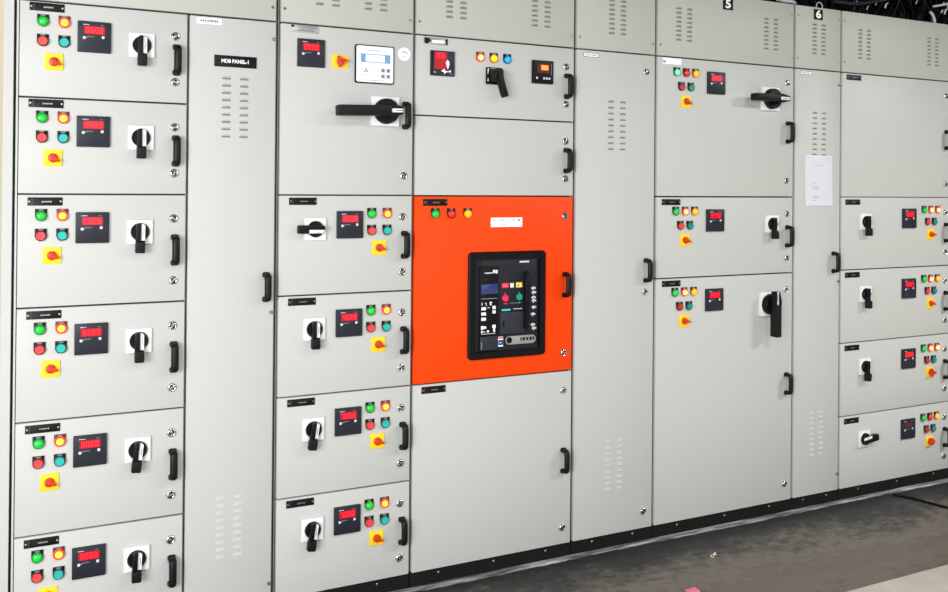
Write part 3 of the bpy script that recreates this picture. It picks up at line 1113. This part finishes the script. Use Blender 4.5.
# ------------------------------------------------------------------ paper on the door
def f(b):
    t = bmesh.new()
    nx, nz = 8, 14
    g = [[t.verts.new((-86 + 172 * i / nx, -1.2 - 1.6 * math.sin(math.pi * i / nx) * (0.5 + 0.5 * math.sin(2.5 * j / nz + .4)) - (4 * (1 - j / nz) ** 3), -116 + 232 * j / nz)) for i in range(nx + 1)] for j in range(nz + 1)]
    for j in range(nz):
        for i in range(nx):
            t.faces.new((g[j][i], g[j][i + 1], g[j + 1][i + 1], g[j + 1][i]))
    bmesh.ops.solidify(t, geom=list(t.faces), thickness=0.4)
    bmesh.ops.recalc_face_normals(t, faces=list(t.faces))
    b._merge(t, 'paper')
pm = MB()
f(pm)
po = bpy.data.objects.new('paper_sheet', pm.mesh('paper_sheet'))
COL.objects.link(po)
po.location = (3.251, 0, (ZF + 41) / 1000)
tag(po, 'white paper sheet stuck on the narrow grey door under number 6', 'paper')
def f(b):
    for z, x0, x1, s in ((-12, -42, -18, 1), (-30, -40, 0, 2), (-38, -40, -4, 3), (-72, -42, -6, 4), (-80, -40, 4, 5), (-92, -42, -16, 6), (70, -28, 26, 7)):
        b_marks(b, s, x0, x1, z, 3, -5.4, 'ink', 5)
pm = MB()
f(pm)
for v in pm.bm.verts:
    j = (v.co.z + 116) / 232
    i = (v.co.x + 86) / 172
    v.co.y = -1.9 - 1.6 * math.sin(math.pi * i) * (0.5 + 0.5 * math.sin(2.5 * j + .4)) - 4 * (1 - j) ** 3
wr = bpy.data.objects.new('writing', pm.mesh('writing'))
COL.objects.link(wr)
wr.parent = po

# ------------------------------------------------------------------ setting
def slab(x0, x1, y0, y1, z0, z1, m):
    me = bpy.data.meshes.new('slab')
    b = bmesh.new()
    bmesh.ops.create_cube(b, size=1)
    for v in b.verts:
        v.co = Vector((x0 + (v.co.x + .5) * (x1 - x0), y0 + (v.co.y + .5) * (y1 - y0), z0 + (v.co.z + .5) * (z1 - z0)))
    b.to_mesh(me)
    b.free()
    me.materials.append(m)
    return me

struct('floor', slab(-4, 9, -0.690, 2.0, -0.1, 0, floor_material()))
struct('floor_walkway', slab(-4, 9, -6, -0.690, -0.1, 0.004, pale_floor_material()))
struct('wall_back', slab(0.6, 9, 1.9, 2.0, 0, 3.5, M['wall_unlit']))
struct('wall_left', slab(-4, 0.6, 0.95, 1.05, 0, 3.5, M['wall']))
struct('ceiling', slab(-4, 9, -6, 2.0, 3.5, 3.6, M['wall_unlit']))
# dusty grout fillet along the plinth
me = bpy.data.meshes.new('grout')
b = bmesh.new()
rnd = random.Random(11)
n = 160
rows = []
for i in range(n + 1):
    x = -0.3 + 4.9 * i / n
    w = 0.022 + rnd.uniform(-0.003, 0.003) + 0.004 * math.sin(x * 5)
    rows.append([b.verts.new((x, 0.004, 0.0)), b.verts.new((x, 0.004, 0.007)), b.verts.new((x, -w * 0.6, 0.006)), b.verts.new((x, -w, 0.0))])
for p, q in zip(rows, rows[1:]):
    for j in range(3):
        b.faces.new((p[j], q[j], q[j + 1], p[j + 1]))
bmesh.ops.recalc_face_normals(b, faces=list(b.faces))
b.to_mesh(me)
b.free()
me.materials.append(dust_material())
struct('trim_1', me)

# ------------------------------------------------------------------ floor oddments
def tube(name, pts, r, k, label, cat, group=None, seg=8):
    m = MB()
    # smooth the control points with a Catmull-Rom pass
    P = [Vector(p) for p in pts]
    out = []
    for i in range(len(P) - 1):
        p0, p1, p2, p3 = P[max(i - 1, 0)], P[i], P[i + 1], P[min(i + 2, len(P) - 1)]
        for s in range(6):
            t = s / 6
            out.append(0.5 * ((2 * p1) + (p2 - p0) * t + (2 * p0 - 5 * p1 + 4 * p2 - p3) * t * t + (3 * p1 - p0 - 3 * p2 + p3) * t ** 3))
    out.append(P[-1])
    m.sweep([v * 1000 for v in out], r, r, k, seg)
    o = bpy.data.objects.new(name, m.mesh(name))
    COL.objects.link(o)
    tag(o, label, cat, group)
    return o

tube('floor_cable', [(3.705, -0.045, 0.006), (3.735, -0.10, 0.006), (3.752, -0.155, 0.006), (3.785, -0.285, 0.006), (3.86, -0.5, 0.006), (3.93, -0.66, 0.006)], 5.5, 'cable',
     'thin black cable lying on the dark floor by the plinth', 'cable')

def crumple(name, loc, r, k, label, seed, flat=0.4):
    rnd = random.Random(seed)
    b = bmesh.new()
    bmesh.ops.create_icosphere(b, subdivisions=2, radius=r)
    for v in b.verts:
        v.co *= rnd.uniform(0.55, 1.25)
        v.co.z = v.co.z * flat + r * 0.42
        v.co.z = max(0.0005, v.co.z)
    me = bpy.data.meshes.new(name)
    b.to_mesh(me)
    b.free()
    me.materials.append(M[k])
    o = bpy.data.objects.new(name, me)
    COL.objects.link(o)
    o.location = loc
    tag(o, label, 'litter')
    return o

crumple('pink_wrapper', (2.137, -0.466, 0), 0.028, 'scrap_p', 'crumpled pink wrapper lying on the dark floor', 4)
# small curl of white scrap
m = MB()
m.sweep([(2446, -236, 15), (2436, -240, 6), (2428, -246, 3), (2424, -240, 3), (2430, -228, 3), (2442, -222, 3), (2456, -232, 3)], 3, 2, 'scrap_w', 7)
o = bpy.data.objects.new('paper_scrap', m.mesh('paper_scrap'))
COL.objects.link(o)
tag(o, 'tiny curled white scrap on the dark floor', 'litter')

# ------------------------------------------------------------------ overhead cables
def tangle():
    """the knot of power cables over the right cabinets: nobody could count them"""
    rnd = random.Random(21)
    m = MB()
    def run(pts, r, k):
        P = [Vector(p) * 1000 for p in pts]
        out = []
        for i in range(len(P) - 1):
            p0, p1, p2, p3 = P[max(i - 1, 0)], P[i], P[i + 1], P[min(i + 2, len(P) - 1)]
            for q in range(5):
                t = q / 5
                out.append(0.5 * ((2 * p1) + (p2 - p0) * t + (2 * p0 - 5 * p1 + 4 * p2 - p3) * t * t + (3 * p1 - p0 - 3 * p2 + p3) * t ** 3))
        out.append(P[-1])
        out = [Vector((max(v.x, 3420 + r), max(v.y, 95 + r), max(v.z, 2312 + r))) for v in out]
        m.sweep(out, r, r, k, 7)
    for i in range(170):
        x = 3.40 + i * 0.0118 + rnd.uniform(-.01, .01)
        y = rnd.uniform(0.12, 0.58)
        k = 'cable' if rnd.random() < 0.86 else 'cable_b'
        dx = rnd.uniform(-0.16, 0.16)
        top = 2.66 + rnd.uniform(0, 0.12)
        run([(x, y, 2.304), (x + 0.02, y - 0.02, 2.38), (x + dx * .4, y + rnd.uniform(-.08, .08), 2.50), (x + dx * .8, y + 0.1, top), (x + dx + 0.2, y + 0.15, top + 0.03), (x + dx + 0.7, y + 0.15, top + 0.02)],
            rnd.uniform(4, 9), k)
    for i in range(40):
        y = 0.10 + 0.012 * i + rnd.uniform(-.01, .01)
        z = 2.62 + rnd.uniform(0.0, 0.14)
        q = rnd.uniform(0.03, 0.18)
        x0 = 3.15 + rnd.uniform(0, .4)
        run([(x0, y, z + .05), (x0 + .6, y, z - q * .6), (x0 + 1.2, y + .05, z - q), (x0 + 1.9, y, z - q * .4), (x0 + 2.8, y, z + .05)], rnd.uniform(8, 14), 'cable')
    for i in range(34):   # short pale tubes stand in for white glints among the cables
        x, y, z = 3.5 + rnd.uniform(0, 1.2), 0.10, 2.345 + rnd.uniform(0, .1)
        q = rnd.uniform(.008, .022)
        run([(x, y, z), (x + q * .4, y, z + q), (x + q * .9, y, z + q * 1.3)], rnd.uniform(2, 4.5), 'cable_w')
    run([(4.17, 0.10, 2.420), (4.23, 0.10, 2.432), (4.32, 0.10, 2.452), (4.6, 0.10, 2.50)], 6, 'cable_w')
    o = bpy.data.objects.new('cable_tangle', m.mesh('cable_tangle'))
    COL.objects.link(o)
    o['kind'] = 'stuff'
    tag(o, 'dark tangle of black cables above the rightmost cabinets', 'cables')
tangle()
tube('loose_cable', [(4.105, 0.045, 2.314), (4.10, 0.045, 2.338), (4.088, 0.045, 2.358), (4.07, 0.045, 2.372)], 7, 'cable_w', 'pale cable end dropping onto the rightmost cabinet', 'cable')
tube('conduit', [(3.405, 0.055, 2.362), (3.45, 0.055, 2.362), (3.60, 0.055, 2.372), (3.9, 0.055, 2.45), (4.1, 0.055, 2.56)], 9, 'tray', 'grey conduit rising to the right behind the number 6 plate', 'conduit')
tube('loose_cable', [(3.03, 0.04, 2.332), (3.07, 0.05, 2.331), (3.12, 0.04, 2.329), (3.15, 0.05, 2.325)], 8, 'cable_w', 'white cable lying on the cabinet top right of number 5', 'cable')

# ------------------------------------------------------------------ light
def area(name, loc, target, sx, sy, power, color=(1, 1, 1), spread=180):
    l = bpy.data.lights.new(name, 'AREA')
    l.shape = 'RECTANGLE'
    l.size, l.size_y = sx, sy
    l.energy = power
    l.color = color
    l.spread = math.radians(spread)
    o = bpy.data.objects.new(name, l)
    COL.objects.link(o)
    o.location = loc
    d = Vector(target) - Vector(loc)
    o.rotation_euler = d.to_track_quat('-Z', 'Y').to_euler()
    return o

area('ceiling_lamp_left', (0.1, -2.6, 2.95), (0.1, -2.59, 0), 1.2, 0.35, 36)
area('ceiling_lamp_right', (3.0, -2.6, 2.95), (3.0, -2.59, 0), 1.2, 0.35, 50)
area('fill_far_right', (5.9, -2.6, 2.95), (5.9, -2.59, 0), 1.2, 0.35, 150)  # added fill to lift the right end; no lamp known there
area('fill_behind', (1.5, -5.8, 1.5), (1.5, 0, 1.4), 5.0, 2.0, 62)  # added soft fill behind the camera, no window known
area('daylight_left', (-2.2, -3.4, 1.5), (0.6, 0, 1.2), 2.2, 1.8, 208, (0.975, 0.99, 1.03))
area('fill_back_wall', (-0.9, 0.5, 3.2), (-0.9, 0.6, 0), 0.6, 0.3, 14, (1.0, 0.93, 0.80))  # added unseen warm light to brighten the wall behind the cabinets

w = bpy.data.worlds.new('room_light')
w.use_nodes = True
w.node_tree.nodes['Background'].inputs['Color'].default_value = (0.95, 0.97, 1.0, 1)
w.node_tree.nodes['Background'].inputs['Strength'].default_value = 0.08
S.world = w

# ------------------------------------------------------------------ camera
cam = bpy.data.cameras.new('camera')
co = bpy.data.objects.new('camera', cam)
COL.objects.link(co)
F, CY = 894.57, 182.2
yaw, pitch, roll = math.radians(26.078), math.radians(-0.2676), math.radians(-0.4892)
fw = Vector((math.sin(yaw) * math.cos(pitch), math.cos(yaw) * math.cos(pitch), -math.sin(pitch)))
r = Vector((math.cos(yaw), -math.sin(yaw), 0))
d = fw.cross(r)
r2 = math.cos(roll) * r + math.sin(roll) * d
d2 = -math.sin(roll) * r + math.cos(roll) * d
co.matrix_world = Matrix(((r2.x, -d2.x, -fw.x, 0), (r2.y, -d2.y, -fw.y, -3.017), (r2.z, -d2.z, -fw.z, 1.466), (0, 0, 0, 1)))
cam.sensor_fit = 'HORIZONTAL'
cam.sensor_width = 36
cam.lens = F / 948 * 36
cam.shift_y = -(296 - CY) / 948
cam.clip_start = 0.05
S.camera = co

S.view_settings.view_transform = 'Standard'
S.view_settings.look = 'None'
S.view_settings.gamma = 1
S.view_settings.exposure = 0.0
S.view_settings.use_curve_mapping = False
